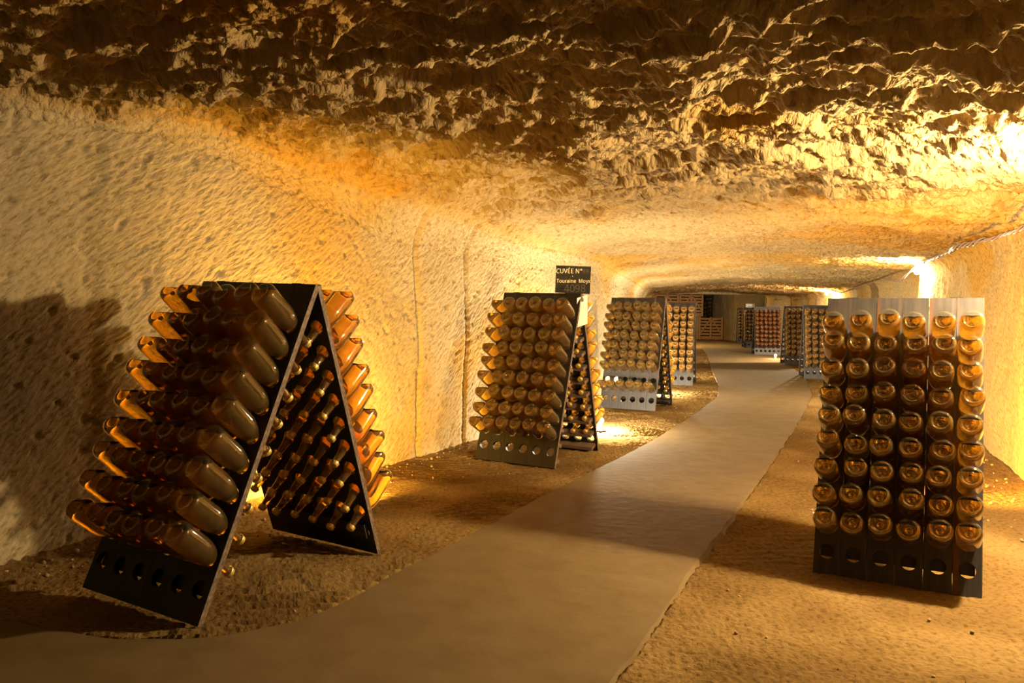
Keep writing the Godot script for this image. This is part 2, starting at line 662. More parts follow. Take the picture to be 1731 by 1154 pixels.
func make_floor() -> void:
	var left := [[-4.2, -3.25], [-2.6, -3.25], [-2.074, -3.161], [-1.77, -3.053], [-1.5, -2.977], [-1.257, -2.985], [-1.074, -3.041], [-0.87, -3.168], [-0.731, -3.349], [-0.587, -3.679], [-0.368, -4.131], [-0.061, -4.761], [0.188, -5.31], [0.891, -6.703], [1.374, -7.692], [2.3, -9.8], [3.15, -11.966], [3.607, -13.672], [4.349, -17.045], [5.76, -23.232], [7.777, -32.912]]
	var right := [[-1.6, 1.6], [-0.5, -0.9], [0.377, -2.719], [0.534, -3.034], [0.943, -3.966], [1.514, -5.164], [2.295, -6.841], [3.661, -9.868], [4.698, -12.286], [5.744, -15.348], [7.583, -22.174], [9.599, -31.192]]
	var wob := noise(1.7, FastNoiseLite.TYPE_SIMPLEX_SMOOTH, 3, 41)
	var edge := func(list: Array) -> Array:
		var out := []
		for k in list.size() - 1:
			var a := Vector2(list[k][0], list[k][1])
			var b := Vector2(list[k + 1][0], list[k + 1][1])
			var n := maxi(1, int((b - a).length() / 0.07))
			for i in n:
				var p := a.lerp(b, float(i) / n)
				out.append(p + Vector2(wob.get_noise_2dv(p * 2.0), wob.get_noise_2dv(p * 2.0 + Vector2(50, 0))) * 0.012)
		return out
	var ring: Array = edge.call(left)
	var back: Array = edge.call(right)
	back.reverse()
	ring.append_array(back)
	ring.append(Vector2(-4.2, 1.6))
	for p in ring:
		path_poly.append(p)
	# dirt: a grid between the walls, on the same stations
	var nv := 420
	var pos := PackedVector3Array()
	var uv := PackedVector2Array()
	var col := PackedColorArray()
	var n1 := noise(2.2, FastNoiseLite.TYPE_SIMPLEX_SMOOTH, 4, 31)
	var n2 := noise(22.0, FastNoiseLite.TYPE_SIMPLEX_SMOOTH, 3, 32)
	var n3 := noise(0.7, FastNoiseLite.TYPE_SIMPLEX_SMOOTH, 3, 33)
	var rows := stations.duplicate()
	for e in [[2.5, -26.6, 12.6, -26.6], [2.5, -33.0, 12.6, -33.0], [2.5, -41.5, 12.6, -41.5]]:
		rows.append([e[0], e[1], e[2], e[3], 0, 0, 0, 0, 40.0])
	for row in rows:
		var o := Vector3(row[0], 0, row[1])
		var e := Vector3(row[2], 0, row[3])
		var x := (e - o).normalized()
		o -= x * 0.25
		e += x * 0.25
		for j in nv:
			var p := o.lerp(e, float(j) / (nv - 1))
			var h := 0.012 * n1.get_noise_2d(p.x, p.z) + 0.006 * n2.get_noise_2d(p.x, p.z) + bump_at(p.x, p.z)
			# rows pressed by a roller or a rake, left of the path
			var rib := smoothstep(-0.15, 0.25, n3.get_noise_2d(p.x * 1.5, p.z * 1.5)) * (1.0 if p.dot(CR) < -1.4 else 0.25)
			h += 0.013 * rib * sin((p.z * 0.97 + p.x * 0.25 + 0.05 * n1.get_noise_2d(p.x * 0.8, p.z * 0.8)) * TAU / 0.072)
			# banked up against the walls
			var near := minf(float(j), float(nv - 1 - j)) / (nv - 1) * (e - o).length() - 0.25
			h += 0.05 * exp(-maxf(near, 0.0) / 0.12)
			if Geometry2D.is_point_in_polygon(Vector2(p.x, p.z), path_poly):
				h = minf(h, 0.0) - 0.03
			p.y = h
			pos.append(p)
			uv.append(Vector2(p.x, p.z) * 2.2)
			var t := n3.get_noise_2d(p.x * 1.3 + 9.0, p.z * 1.3) * 0.5 + 0.5
			col.append(Color(0.14, 0.088, 0.036).lerp(Color(0.21, 0.14, 0.06), smoothstep(0.3, 0.75, t)))
	struct("floor", grid_mesh(pos, uv, col, rows.size(), nv, true), M.dirt, "brown trodden dirt floor with raked ribs")
	var st := begin()
	box(st, Vector3(-8, -0.5, -42), Vector3(14, -0.2, 5))
	struct("floor_slab", finish(st), M.stone, "rock under the dirt floor")
	# the path: smooth screed with a low worn edge
	var tri := Geometry2D.triangulate_polygon(path_poly)
	st = begin()
	st.set_smooth_group(-1)
	var h0 := 0.012
	for i in range(0, tri.size(), 3):
		var a := path_poly[tri[i]]
		var b := path_poly[tri[i + 1]]
		var c := path_poly[tri[i + 2]]
		if (b - a).cross(c - a) < 0:
			var s := b
			b = c
			c = s
		for p in [a, b, c]:
			st.set_uv(p)
			st.add_vertex(Vector3(p.x, h0, p.y))
	var n := path_poly.size()
	for i in n:
		var p0 := path_poly[(i + n - 1) % n]
		var a := path_poly[i]
		var b := path_poly[(i + 1) % n]
		var p3 := path_poly[(i + 2) % n]
		var sgn := 1.0 if not Geometry2D.is_polygon_clockwise(path_poly) else -1.0
		var na := (b - p0).normalized().rotated(PI / 2) * 0.022 * -sgn
		var nb := (p3 - a).normalized().rotated(PI / 2) * 0.022 * -sgn
		var q := [Vector3(a.x, h0, a.y), Vector3(b.x, h0, b.y), Vector3(b.x + nb.x, -0.02, b.y + nb.y), Vector3(a.x + na.x, -0.02, a.y + na.y)]
		for k in [0, 1, 2, 0, 2, 3]:
			st.set_uv(Vector2(q[k].x, q[k].z))
			st.add_vertex(q[k])
	struct("path", finish(st), M.path, "smooth concrete path running down the gallery")


# ---------------------------------------------------------------- the dark store at the far end
func rock_sheet(o: Vector3, ux: Vector3, uy: Vector3, step: float) -> ArrayMesh:
	var nu := int(ux.length() / step) + 2
	var nv := int(uy.length() / step) + 2
	var n := ux.cross(uy).normalized()
	var pos := PackedVector3Array()
	var uv := PackedVector2Array()
	var col := PackedColorArray()
	for i in nu:
		for j in nv:
			var p := o + ux * (float(i) / (nu - 1)) + uy * (float(j) / (nv - 1))
			pos.append(p + n * relief(p, 0.3, p.x))
			uv.append(Vector2(ux.length() * i / nu, uy.length() * j / nv))
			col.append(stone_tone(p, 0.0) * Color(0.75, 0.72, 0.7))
	return grid_mesh(pos, uv, col, nu, nv, false)


func far_room() -> void:
	var mat: Material = M.wall
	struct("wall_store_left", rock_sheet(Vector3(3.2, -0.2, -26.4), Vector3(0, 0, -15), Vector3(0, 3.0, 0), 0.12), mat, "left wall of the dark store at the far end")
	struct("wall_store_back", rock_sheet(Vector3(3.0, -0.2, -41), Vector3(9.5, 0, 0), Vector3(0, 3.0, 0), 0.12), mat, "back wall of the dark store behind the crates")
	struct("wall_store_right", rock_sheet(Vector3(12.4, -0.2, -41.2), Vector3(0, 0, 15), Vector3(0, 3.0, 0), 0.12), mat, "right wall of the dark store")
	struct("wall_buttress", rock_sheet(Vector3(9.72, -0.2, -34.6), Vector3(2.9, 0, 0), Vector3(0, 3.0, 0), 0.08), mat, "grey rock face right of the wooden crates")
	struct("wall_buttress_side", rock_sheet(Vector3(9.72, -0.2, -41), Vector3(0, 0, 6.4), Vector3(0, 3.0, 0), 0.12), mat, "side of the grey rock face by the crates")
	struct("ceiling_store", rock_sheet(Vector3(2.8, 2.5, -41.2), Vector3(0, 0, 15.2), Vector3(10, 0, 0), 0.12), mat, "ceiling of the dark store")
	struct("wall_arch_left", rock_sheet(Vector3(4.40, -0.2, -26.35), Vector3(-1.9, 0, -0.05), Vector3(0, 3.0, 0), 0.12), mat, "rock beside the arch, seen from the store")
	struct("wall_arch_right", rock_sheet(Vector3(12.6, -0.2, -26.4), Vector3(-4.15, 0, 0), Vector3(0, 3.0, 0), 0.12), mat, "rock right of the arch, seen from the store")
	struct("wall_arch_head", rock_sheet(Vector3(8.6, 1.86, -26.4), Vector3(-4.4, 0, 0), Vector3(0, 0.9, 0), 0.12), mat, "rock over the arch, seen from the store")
	var st := begin()
	box(st, Vector3(2.4, 2.75, -41.9), Vector3(13, 3.1, -26.2))
	box(st, Vector3(2.4, -0.5, -41.9), Vector3(13, 3.1, -41.5))
	box(st, Vector3(2.2, -0.5, -41.9), Vector3(2.6, 3.1, -26.2))
	box(st, Vector3(12.8, -0.5, -41.9), Vector3(13.2, 3.1, -26.2))
	struct("wall_store_outer", finish(st), M.stone, "mass of rock round the store")


# ---------------------------------------------------------------- racks and bottles
func plank_mesh(k: int) -> ArrayMesh:
	# one board of a rack with its column of ten holes; x across, y up the board, front at z = 0
	var cw := W / COLS
	var hw := cw / 2 - 0.0012
	var th := 0.026
	var segs := 20
	var pitch := 0.129
	var first := 0.13
	var st := begin()
	st.set_smooth_group(-1)
	var uvs := func(p: Vector3) -> Vector2: return Vector2((p.x + hw) / (2 * hw) * 0.24 + 0.25 * (k % 4), p.y / L + 0.13 * k)
	var put := func(p: Vector3) -> void:
		st.set_uv(uvs.call(p))
		st.add_vertex(p)
	var ys := [0.0]
	for r in ROWS:
		ys.append(first + pitch * r - pitch / 2)
		ys.append(first + pitch * r + pitch / 2 - (0.0 if r == ROWS - 1 else 0.0))
	ys.append(L)
	for face in 2:
		var z := 0.0 if face == 0 else -th
		var strip := func(y0: float, y1: float) -> void:
			var q := [Vector3(-hw, y0, z), Vector3(-hw, y1, z), Vector3(hw, y1, z), Vector3(hw, y0, z)]
			if face == 1:
				q.reverse()
			for i in [0, 1, 2, 0, 2, 3]:
				put.call(q[i])
		strip.call(0.0, first - pitch / 2)
		strip.call(first + pitch * (ROWS - 0.5), L)
		for r in ROWS:
			var c := Vector3(0, first + pitch * r, z)
			for i in segs:
				var a0 := TAU * i / segs
				var a1 := TAU * (i + 1) / segs
				var d0 := Vector3(cos(a0), sin(a0), 0)
				var d1 := Vector3(cos(a1), sin(a1), 0)
				var o0 := d0 / maxf(absf(d0.x) / hw, absf(d0.y) / (pitch / 2))
				var o1 := d1 / maxf(absf(d1.x) / hw, absf(d1.y) / (pitch / 2))
				var corner := Vector3(signf(d0.x + d1.x) * hw, signf(d0.y + d1.y) * pitch / 2, 0)
				var pts := [c + d0 * HOLE_R, c + d1 * HOLE_R, c + o1, c + o0]
				if face == 1:
					pts.reverse()
				for t in [0, 1, 2, 0, 2, 3]:
					put.call(pts[t])
				if absf(o0.x - o1.x) > 0.0001 and absf(o0.y - o1.y) > 0.0001:
					var tri := [c + o0, c + o1, c + corner]
					if face == 1:
						tri.reverse()
					for t in [0, 1, 2]:
						put.call(tri[t])
	# hole walls
	for r in ROWS:
		var c := Vector3(0, first + pitch * r, 0)
		for i in segs:
			var a0 := TAU * i / segs
			var a1 := TAU * (i + 1) / segs
			var p0 := c + Vector3(cos(a0), sin(a0), 0) * HOLE_R
			var p1 := c + Vector3(cos(a1), sin(a1), 0) * HOLE_R
			var dz := Vector3(0, 0, -th)
			for p in [p0, p0 + dz, p1 + dz, p0, p1 + dz, p1]:
				put.call(p)
	st.generate_normals()
	var mesh := st.commit()
	# the sawn edges, weathered
	st = begin()
	st.set_smooth_group(-1)
	var lo := Vector3(-hw, 0, -th)
	var hi := Vector3(hw, L, 0)
	for f in [[Vector3(lo.x, lo.y, lo.z), Vector3(lo.x, hi.y, lo.z), Vector3(lo.x, hi.y, hi.z), Vector3(lo.x, lo.y, hi.z)], [Vector3(hi.x, lo.y, hi.z), Vector3(hi.x, hi.y, hi.z), Vector3(hi.x, hi.y, lo.z), Vector3(hi.x, lo.y, lo.z)], [Vector3(lo.x, hi.y, hi.z), Vector3(lo.x, hi.y, lo.z), Vector3(hi.x, hi.y, lo.z), Vector3(hi.x, hi.y, hi.z)], [Vector3(hi.x, 0, hi.z), Vector3(hi.x, 0, lo.z), Vector3(lo.x, 0, lo.z), Vector3(lo.x, 0, hi.z)]]:
		for i in [0, 1, 2, 0, 2, 3]:
			st.set_uv(Vector2(f[i].z * 8.0 + f[i].x, f[i].y))
			st.add_vertex(f[i])
	st.generate_normals()
	return st.commit(mesh)


func bottle_shell() -> ArrayMesh:
	return lathe([[0.0, -0.0235], [0.004, -0.0240], [0.0075, -0.0285], [0.011, -0.0310], [0.0145, -0.0270], [0.018, -0.0175], [0.0205, -0.0130], [0.0230, -0.0125], [0.0255, -0.0155], [0.0285, -0.0165], [0.0315, -0.0105], [0.0345, -0.0025], [0.0385, 0.0], [0.0415, -0.0012], [0.0435, -0.0035], [0.0465, -0.0040], [0.0500, -0.0065], [0.0535, -0.0115], [0.0558, -0.0185], [0.0568, -0.028], [0.057, -0.045], [0.057, -0.145], [0.0562, -0.165], [0.0535, -0.185], [0.0485, -0.205], [0.041, -0.228], [0.033, -0.25], [0.026, -0.272], [0.0215, -0.295], [0.019, -0.32], [0.0182, -0.345], [0.0205, -0.348], [0.0205, -0.356], [0.018, -0.359]], 28)


func wine_mesh(e: float, gap: float) -> ArrayMesh:
	# the wine in a bottle held with its base tipped up by e: a lathe cut level, y out of the base, z on the upper side
	var prof := [[0.0, -0.040], [0.012, -0.038], [0.022, -0.024], [0.031, -0.010], [0.040, -0.006], [0.048, -0.0095], [0.0525, -0.018], [0.0542, -0.03], [0.0544, -0.145], [0.0536, -0.165], [0.0508, -0.184], [0.0458, -0.204], [0.0385, -0.227], [0.0305, -0.249], [0.0235, -0.271], [0.019, -0.295], [0.0165, -0.32], [0.0160, -0.345], [0.0, -0.346]]
	var n := 28
	var up := Vector3(0, sin(e), cos(e))
	var level := up.dot(Vector3(0, -0.018, 0.0525)) - gap
	var st := begin()
	var cut := []
	var vert := func(i: int, k: int) -> Array:
		var a: Array = prof[maxi(i - 1, 0)]
		var b: Array = prof[mini(i + 1, prof.size() - 1)]
		var t := Vector2(b[0] - a[0], b[1] - a[1]).normalized()
		var an := TAU * k / n
		return [Vector3(cos(an) * prof[i][0], prof[i][1], sin(an) * prof[i][0]), Vector3(cos(an) * -t.y, t.x, sin(an) * -t.y)]
	for i in prof.size() - 1:
		for k in n:
			var q := [vert.call(i, k), vert.call(i, k + 1), vert.call(i + 1, k + 1), vert.call(i + 1, k)]
			var poly := []
			for t in 4:
				var a: Array = q[t]
				var b: Array = q[(t + 1) % 4]
				var da := up.dot(a[0]) - level
				var db := up.dot(b[0]) - level
				if da <= 0:
					poly.append(a)
				if (da < 0) != (db < 0) and absf(da - db) > 1e-9:
					var f := da / (da - db)
					var c := [a[0].lerp(b[0], f), a[1].lerp(b[1], f).normalized()]
					poly.append(c)
					cut.append(c[0])
			for t in range(1, poly.size() - 1):
				for v in [poly[0], poly[t + 1], poly[t]]:
					st.set_normal(v[1])
					st.add_vertex(v[0])
	if cut.size() > 2:
		var mid := Vector3.ZERO
		for c in cut:
			mid += c / cut.size()
		var ux := Vector3(1, 0, 0)
		var uy := up.cross(ux)
		cut.sort_custom(func(a, b): return atan2((a - mid).dot(uy), (a - mid).dot(ux)) < atan2((b - mid).dot(uy), (b - mid).dot(ux)))
		for i in cut.size():
			for v in [mid, cut[i], cut[(i + 1) % cut.size()]]:
				st.set_normal(up)
				st.add_vertex(v)
	return st.commit()


func wine_for(e: float) -> ArrayMesh:
	var key := int(round(rad_to_deg(e) / 4.0))
	if not wine_meshes.has(key):
		wine_meshes[key] = wine_mesh(deg_to_rad(key * 4.0), 0.024)
	return wine_meshes[key]


func rack_frame(r: Dictionary) -> Transform3D:
	return Transform3D(Basis.from_euler(Vector3(0, r.yaw, 0)) * Basis.from_euler(Vector3(0, 0, r.get("slope", 0.0))), Vector3(r.x, r.y, r.z))


func board_frame(r: Dictionary, back: bool) -> Transform3D:
	# the foot line of one side: x across as seen from outside, y up the board, z out of it
	var h: float = L * cos(r.a)
	var reach: float = L * sin(r.b if back else r.a)
	var tilt := atan2(reach, h)
	var len := sqrt(h * h + reach * reach) / L
	var gap := 0.016
	var b := Basis.from_euler(Vector3(-tilt, 0, 0)).scaled_local(Vector3(1, len, 1))
	if back:
		return Transform3D(Basis.from_euler(Vector3(0, PI, 0)) * b, Vector3(0, 0, -reach - gap))
	return Transform3D(b, Vector3(0, 0, reach + gap))


func rack(r: Dictionary) -> Node3D:
	var t := thing("riddling_rack", r.label, "wine rack")
	t.transform = rack_frame(r)
	for side in 2:
		var f := board_frame(r, side == 1)
		for k in COLS:
			var o := MeshInstance3D.new()
			o.name = "plank"
			o.mesh = planks[(k * 3 + side + r.get("grain", 0)) % planks.size()]
			o.set_surface_override_material(0, M.board_rust if r.get("rust", false) and side == 0 and k in [2, 4, 5] else M.board_dark if r.get("dark", false) else M.board)
			o.set_surface_override_material(1, M.edge)
			t.add_child(o, true)
			var lift := rng.randf_range(-0.001, 0.001)
			o.transform = f * Transform3D(Basis(), Vector3((k - 2.5) * W / COLS, 0, lift))
	if r.has("battens"):
		var st := begin()
		box(st, Vector3(-W / 2 + 0.02, -0.030, -0.115), Vector3(W / 2 - 0.02, 0.0, -0.0275))
		var mesh := finish(st)
		for side in 2:
			var f := board_frame(r, side == 1)
			for i in range(1 if r.get("ledger", false) else 0, r.get("shelves", ROWS)):
				var o := obj("batten", mesh, r.battens, t)
				o.transform = f * Transform3D(Basis(), Vector3(0, 0.13 - 0.047 + 0.129 * i, 0))
	if r.get("ledger", false):
		# a cross board nailed inside, over the lowest holes
		var st := begin()
		box(st, Vector3(-W / 2 + 0.03, -0.022, -0.05), Vector3(W / 2 - 0.03, 0.06, -0.0275))
		var mesh := finish(st)
		for side in 2:
			obj("cross_board", mesh, M.board, t).transform = board_frame(r, side == 1) * Transform3D(Basis(), Vector3(0, 0.13, 0))
	var st2 := begin()
	for s in [-1, 1]:
		box(st2, Vector3(s * 0.25 - 0.03, L * cos(r.a) - 0.012, -0.012), Vector3(s * 0.25 + 0.03, L * cos(r.a) + 0.003, 0.012))
	obj("hinge", finish(st2), M.black, t)
	return t


func bottle_at(r: Dictionary, back: bool, row: int, col: int) -> Transform3D:
	# row counts down from the top, column from the left as seen from outside
	var f := board_frame(r, back)
	var hole := f * Vector3((col - 2.5) * W / COLS, 0.13 + 0.129 * (ROWS - 1 - row), 0)
	var e: float = r.tip + rng.randf_range(-0.05, 0.05)
	var turn := rng.randf_range(-0.05, 0.05)
	var y := Vector3(sin(turn) * cos(e), sin(e), cos(turn) * cos(e))
	var z := Vector3(-sin(turn) * sin(e), cos(e), -cos(turn) * sin(e))
	if back:
		y = Vector3(-y.x, y.y, -y.z)
		z = Vector3(-z.x, z.y, -z.z)
	var x := y.cross(z)
	var out := GRIP + rng.randf_range(-0.014, 0.012)
	return rack_frame(r) * Transform3D(Basis(x, y, z), hole + y * out)


const NTH := ["first", "second", "third", "fourth", "fifth", "sixth", "seventh", "eighth", "ninth", "tenth"]


func bottle(r: Dictionary, back: bool, row: int, col: int) -> void:
	var t := Node3D.new()
	t.name = numbered("wine_bottle")
	add_child(t)
	t.transform = bottle_at(r, back, row, col)
	var g := obj("glass_shell", shell_mesh, M.glass, t)
	g.name = "glass"
	obj("wine", wine_for(r.tip), M.wine, t)
	obj("crown_cap", cap_mesh, M.cap, t)
	var rowname: String = ("top" if row == 0 else NTH[row]) + " row"
	var colname: String = ("leftmost" if col == 0 else "rightmost" if col == COLS - 1 else NTH[col] + " from left")
	tag(t, "amber bottle, %s, %s, %s face of %s" % [rowname, colname, "far" if back else "near", r.short], "bottle", "bottles in %s" % r.short)


var R := {}


func build_racks() -> void:
	for k in 6:
		planks.append(plank_mesh(k))
	shell_mesh = bottle_shell()
	cap_mesh = lathe([[0.0, -0.372], [0.017, -0.372], [0.0205, -0.369], [0.0215, -0.362], [0.0235, -0.352], [0.0215, -0.350]], 21)
	R.near_left = {"dark": true, "shelves": 0, "ledger": true, "battens": M.board, "x": -1.241, "y": 0.042, "z": -3.79, "yaw": -0.51, "a": 0.426, "b": 0.331, "slope": -0.027, "tip": 0.73, "grain": 0, "label": "dark wooden riddling rack at left, seen from its end, casting a shadow on the wall", "short": "the near left rack"}
	R.sign = {"dark": true, "x": 0.25, "y": 0.012, "z": -6.941, "yaw": -0.49, "a": 0.312, "b": 0.323, "slope": -0.011, "tip": 0.51, "grain": 1, "battens": M.batten, "label": "dark wooden riddling rack carrying the slate sign", "short": "the rack with the slate sign"}
	R.mid = {"battens": M.board, "x": 1.685, "y": 0.016, "z": -10.534, "yaw": -0.476, "a": 0.264, "b": 0.265, "tip": 0.48, "grain": 2, "label": "riddling rack third along the left wall, with an empty row of holes", "short": "the third left rack"}
	R.near_right = {"ledger": true, "battens": M.board, "x": 2.109, "y": -0.05, "z": -4.238, "yaw": -0.484, "a": 0.309, "b": 0.27, "slope": 0.007, "tip": 0.42, "grain": 3, "rust": true, "label": "dark wooden riddling rack on the right with rings of bottle bases facing us", "short": "the near right rack"}
	R.fourth = {"x": 2.895, "y": 0.0, "z": -14.086, "yaw": -0.30, "a": 0.274, "b": 0.27, "tip": 0.48, "label": "farthest riddling rack of the left-hand row, narrow strip showing", "short": "the fourth left rack"}
	R.far_a = {"x": 6.165, "y": 0.0, "z": -15.656, "yaw": -0.223, "a": 0.287, "b": 0.273, "tip": 0.48, "label": "greyish riddling rack half hidden behind the near right rack", "short": "the second right rack"}
	R.far_b = {"x": 7.131, "y": 0.0, "z": -19.583, "yaw": -0.191, "a": 0.273, "b": 0.275, "tip": 0.48, "label": "riddling rack of yellow bottles just right of the glaring floor lamp", "short": "the third right rack"}
	R.far_c = {"x": 7.728, "y": 0.0, "z": -23.952, "yaw": -0.181, "a": 0.267, "b": 0.269, "tip": 0.48, "label": "riddling rack of reddish bottles just left of the glaring floor lamp", "short": "the red rack"}
	R.far_d = {"x": 8.688, "y": 0.0, "z": -28.341, "yaw": -0.197, "a": 0.267, "b": 0.27, "tip": 0.48, "label": "dim riddling rack just left of the rack of reddish bottles", "short": "the fifth right rack"}
	R.far_e = {"x": 9.639, "y": 0.0, "z": -32.44, "yaw": -0.194, "a": 0.267, "b": 0.27, "tip": 0.48, "label": "farthest riddling rack, in front of the grey rock face", "short": "the last rack"}
	for k in R:
		rack(R[k])
	for row in 9:
		for col in COLS:
			bottle(R.near_left, false, row, col)
			bottle(R.near_left, true, row, col)
			bottle(R.sign, false, row, col)
			bottle(R.near_right, false, row, col)
			if row != 7:
				bottle(R.mid, false, row, col)
			if col in [0, 1, 5]:
				bottle(R.sign, true, row, col)
		bottle(R.mid, true, row, 0)
	# the bottles of the racks farther off, past the three hundred nearest
	var spots := []
	for k in ["fourth", "far_a", "far_b", "far_c", "far_d", "far_e"]:
		for row in 9:
			for col in COLS:
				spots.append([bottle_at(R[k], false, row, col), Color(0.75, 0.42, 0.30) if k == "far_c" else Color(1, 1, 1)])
	var mesh := ArrayMesh.new()
	mesh.add_surface_from_arrays(Mesh.PRIMITIVE_TRIANGLES, wine_for(0.48).surface_get_arrays(0))
	mesh.add_surface_from_arrays(Mesh.PRIMITIVE_TRIANGLES, shell_mesh.surface_get_arrays(0))
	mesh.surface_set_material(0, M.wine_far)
	mesh.surface_set_material(1, M.glass)
	var mm := MultiMesh.new()
	mm.transform_format = MultiMesh.TRANSFORM_3D
	mm.use_colors = true
	mm.mesh = mesh
	mm.instance_count = spots.size()
	for i in spots.size():
		mm.set_instance_transform(i, spots[i][0])
		mm.set_instance_color(i, spots[i][1])
	var o := MultiMeshInstance3D.new()
	o.name = "far_wine_bottles"
	o.multimesh = mm
	add_child(o)
	tag(o, "small amber and reddish bottles filling the far racks", "bottles", "", "stuff")


# ---------------------------------------------------------------- crates, signs, cables, rubble
func crates() -> void:
	var spots := [[9.12, 0.0, "lower crate at the right end of the stack"], [8.0, 0.0, "lower crate second from the right end"], [6.88, 0.0, "lower crate third from the right end"], [5.76, 0.0, "lower crate fourth from the right end"], [8.2, 1.05, "upper crate at the right end of the stack"], [7.08, 1.05, "upper crate second from the right end"], [5.96, 1.05, "upper crate third from the right end"]]
	for s in spots:
		var t := thing("wooden_crate", "slatted wooden crate in the dark store, %s" % s[2], "crate", Vector3(s[0], s[1], -36.2), 0.0, "slatted crates at the far end")
		for x in [-0.51, 0.0, 0.51]:
			var st := begin()
			box(st, Vector3(x - 0.04, 0, -0.02), Vector3(x + 0.04, 1.03, 0.03))
			obj("post", finish(st), M.crate, t)
		for g in [-1, 1]:
			var st := begin()
			bar(st, Vector3(g * 0.04, 0.92, 0.02), Vector3(g * 0.46, 0.3, 0.02), 0.06, 0.02)
			obj("brace", finish(st), M.crate, t)
		for i in 7:
			var st := begin()
			box(st, Vector3(-0.54, 0.06 + i * 0.14, -0.045), Vector3(0.54, 0.06 + i * 0.14 + 0.085, -0.02))
			obj("slat", finish(st), M.crate, t)
		var sb := begin()
		for x in [-0.54, 0.515]:
			for i in 7:
				box(sb, Vector3(x, 0.06 + i * 0.14, -0.85), Vector3(x + 0.025, 0.06 + i * 0.14 + 0.085, -0.03))
		box(sb, Vector3(-0.54, 0.0, -0.85), Vector3(0.54, 0.05, -0.03))
		obj("side_slats", finish(sb), M.crate, t)


func lettering(called: String, text: String, size: float, at: Vector3, mat: Material, parent: Node) -> void:
	var tm := TextMesh.new()
	var f := SystemFont.new()
	f.font_names = PackedStringArray(["Droid Sans"])
	tm.font = f
	tm.text = text
	tm.font_size = 32
	tm.pixel_size = size / 32.0
	tm.depth = 0.002
	tm.curve_step = 1.0
	var o := obj(called, tm, mat, parent)
	o.position = at


func signs() -> void:
	var top := rack_frame(R.sign) * Vector3(0.285, L * cos(R.sign.a), 0)
	var t := thing("slate_sign", "black slate sign with chalk lettering on top of a rack", "sign", top + Vector3(0.0, 0.0, 0.0), -0.12)
	var st := begin()
	box(st, Vector3(-0.150, 0.0, -0.006), Vector3(0.150, 0.235, 0.006), Transform3D(Basis.from_euler(Vector3(0, 0, -0.03))))
	obj("board", finish(st), M.slate, t)
	lettering("lettering", "CUVÉE N°", 0.052, Vector3(-0.03, 0.190, 0.008), M.chalk, t)
	lettering("lettering", "89", 0.050, Vector3(0.110, 0.188, 0.008), M.chalk_faint, t)
	lettering("lettering", "·", 0.05, Vector3(0.0, 0.145, 0.008), M.chalk, t)
	lettering("lettering", "Touraine  Moyx", 0.042, Vector3(0.008, 0.105, 0.008), M.chalk, t)
	lettering("lettering", "4098", 0.085, Vector3(0.02, 0.040, 0.008), M.chalk_faint, t)
	var pt := rack_frame(R.sign) * Vector3(W / 2 + 0.012, L * cos(R.sign.a) - 0.17, 0.02)
	var p := thing("paper_label", "white paper sheet pinned to the end of the rack below the slate sign", "paper", pt, 0.25)
	st = begin()
	var n := 8
	for i in n:
		for j in 3:
			var c := func(a: int, b: int) -> Vector3: return Vector3(-0.045 + 0.09 * b / 3.0, -0.12 + 0.25 * a / n + 0.03 * b / 3.0, 0.006 * sin(a * 0.7) + 0.004 * b)
			var d := Vector3(0, 0, -0.0012)
			quad(st, c.call(i, j), c.call(i + 1, j), c.call(i + 1, j + 1), c.call(i, j + 1))
			quad(st, c.call(i, j + 1) + d, c.call(i + 1, j + 1) + d, c.call(i + 1, j) + d, c.call(i, j) + d)
	obj("sheet", finish(st), M.paper, p)
	st = begin()
	box(st, Vector3(-0.012, 0.10, -0.006), Vector3(0.012, 0.16, 0.002))
	obj("clip", finish(st), M.edge, p)
	var at := rack_frame(R.far_d) * Vector3(-0.14, L * cos(R.far_d.a), 0)
	var w := thing("white_sign", "small white sign on top of a dim far rack", "sign", at, -0.18)
	st = begin()
	box(st, Vector3(-0.15, 0.0, -0.006), Vector3(0.15, 0.13, 0.006))
	obj("board", finish(st), M.paper, w)
	st = begin()
	box(st, Vector3(-0.07, 0.03, 0.006), Vector3(-0.01, 0.045, 0.008))
	box(st, Vector3(0.0, 0.03, 0.006), Vector3(0.05, 0.042, 0.008))
	obj("lettering", finish(st), M.slate, w)


func twist(pts: Array, r: float, strands: int, called: String, label: String) -> void:
	# strands of cable wound round one another along a sagging line
	var c := Curve3D.new()
	for p in pts:
		c.add_point(p)
	var t := thing(called, label, "cable", Vector3.ZERO)
	for s in strands:
		var st := begin()
		var line := []
		var n := int(c.get_baked_length() / 0.03)
		for i in n + 1:
			var q := c.sample_baked(c.get_baked_length() * i / n)
			var a := i * 0.28 + TAU * s / strands
			line.append(q + Vector3(0.3 * cos(a), sin(a), 0.4 * cos(a)) * r * (1.3 + 0.8 * sin(i * 0.05 + s)))
		tube(st, line, r, 6)
		obj("strand", finish(st), M.cable, t)


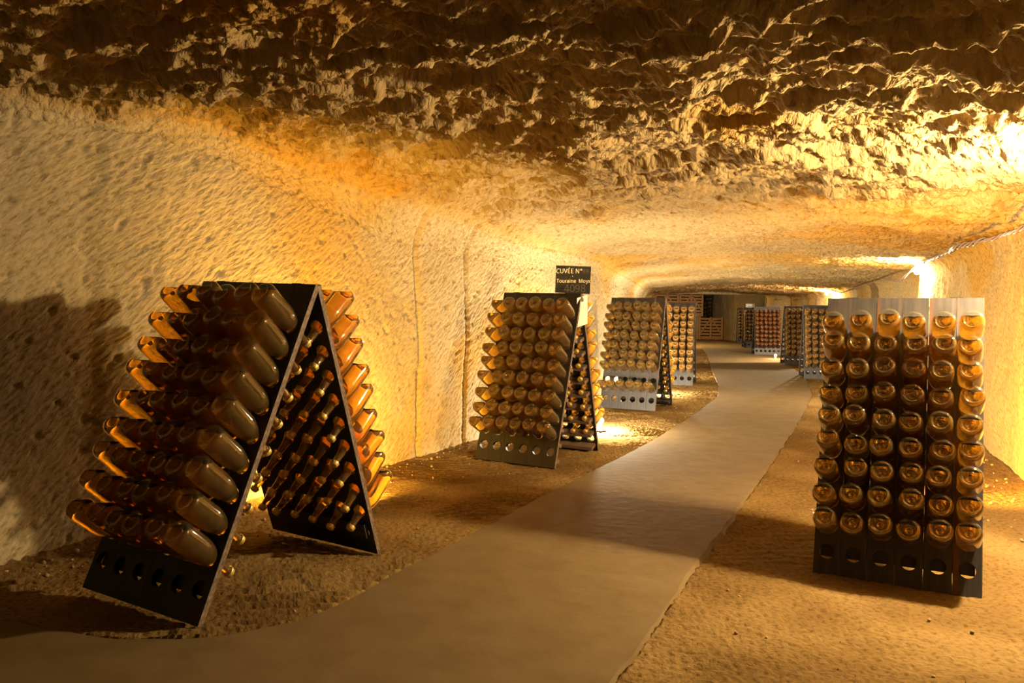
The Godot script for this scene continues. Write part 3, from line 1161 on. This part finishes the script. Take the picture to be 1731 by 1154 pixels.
func cables() -> void:
	twist([Vector3(2.76, 1.93, -3.75), Vector3(3.05, 1.95, -4.6), Vector3(3.3, 1.86, -5.1), Vector3(3.75, 1.90, -6.1), Vector3(4.3, 1.945, -7.7), Vector3(4.75, 1.98, -8.6), Vector3(5.2, 1.95, -10.0), Vector3(5.41, 1.97, -10.5)], 0.011, 3, "lamp_cable", "twisted grey cables along the top of the right wall to the bright bulb")
	twist([Vector3(5.41, 1.97, -10.5), Vector3(5.45, 1.80, -11.0), Vector3(5.5, 1.75, -11.2), Vector3(5.9, 1.84, -12.6), Vector3(6.4, 1.80, -14.4), Vector3(7.0, 1.72, -16.8), Vector3(7.9, 1.89, -19.9)], 0.008, 2, "thin_cable", "thin cable sagging between the two glowing bulbs")
	twist([Vector3(7.92, 1.89, -19.9), Vector3(8.2, 1.74, -22.5), Vector3(8.5, 1.70, -25.3)], 0.008, 2, "far_cable", "thin reddish cable on the wall beyond the second bulb")


func rubble() -> void:
	var st := begin()
	var ico := []
	var s := SphereMesh.new()
	s.radial_segments = 7
	s.rings = 3
	s.radius = 1.0
	s.height = 2.0
	var arr := s.get_mesh_arrays()
	var n := noise(0.9, FastNoiseLite.TYPE_SIMPLEX_SMOOTH, 2, 51)
	var v: PackedVector3Array = arr[Mesh.ARRAY_VERTEX]
	for i in v.size():
		v[i] = v[i] * (1.0 + 0.5 * n.get_noise_3dv(v[i] * 1.3)) * Vector3(1, 0.7, 0.85)
	arr[Mesh.ARRAY_VERTEX] = v
	var mesh := ArrayMesh.new()
	mesh.add_surface_from_arrays(Mesh.PRIMITIVE_TRIANGLES, arr)
	mesh.surface_set_material(0, M.stone)
	var spots := []
	for row in stations:
		if row[8] < 3.0 or row[8] > 18.0:
			continue
		for side in 2:
			if rng.randf() > 0.55:
				continue
			var o := Vector3(row[0], 0, row[1]) if side == 0 else Vector3(row[2], 0, row[3])
			var x := Vector3(row[2] - row[0], 0, row[3] - row[1]).normalized() * (1.0 if side == 0 else -1.0)
			var p := o + x * (0.06 + absf(rng.randfn(0.0, 0.16)))
			var k := 0.004 + 0.010 * pow(rng.randf(), 3.0) + (0.012 * rng.randf() if rng.randf() < 0.12 else 0.0)
			spots.append(Transform3D(Basis.from_euler(Vector3(rng.randf() * 6, rng.randf() * 6, rng.randf() * 6)).scaled(Vector3.ONE * k), p + Vector3(0, bump_at(p.x, p.z) + 0.05 * exp(-(p - o).length() / 0.12) + k * 0.3, 0)))
	for i in 700:
		# crumbs trodden into the dirt either side of the path
		var row: Array = stations[rng.randi_range(120, 620)]
		var p := Vector3(row[0], 0, row[1]).lerp(Vector3(row[2], 0, row[3]), rng.randf())
		if Geometry2D.is_point_in_polygon(Vector2(p.x, p.z), path_poly):
			continue
		var k := 0.003 + 0.007 * pow(rng.randf(), 4.0)
		spots.append(Transform3D(Basis.from_euler(Vector3(rng.randf() * 6, rng.randf() * 6, rng.randf() * 6)).scaled(Vector3.ONE * k), p + Vector3(0, bump_at(p.x, p.z) + k * 0.5, 0)))
	var mm := MultiMesh.new()
	mm.transform_format = MultiMesh.TRANSFORM_3D
	mm.mesh = mesh
	mm.instance_count = spots.size()
	for i in spots.size():
		mm.set_instance_transform(i, spots[i])
	var o := MultiMeshInstance3D.new()
	o.name = "rubble"
	o.multimesh = mm
	add_child(o)
	tag(o, "small limestone crumbs lying along the foot of the walls", "rubble", "", "stuff")
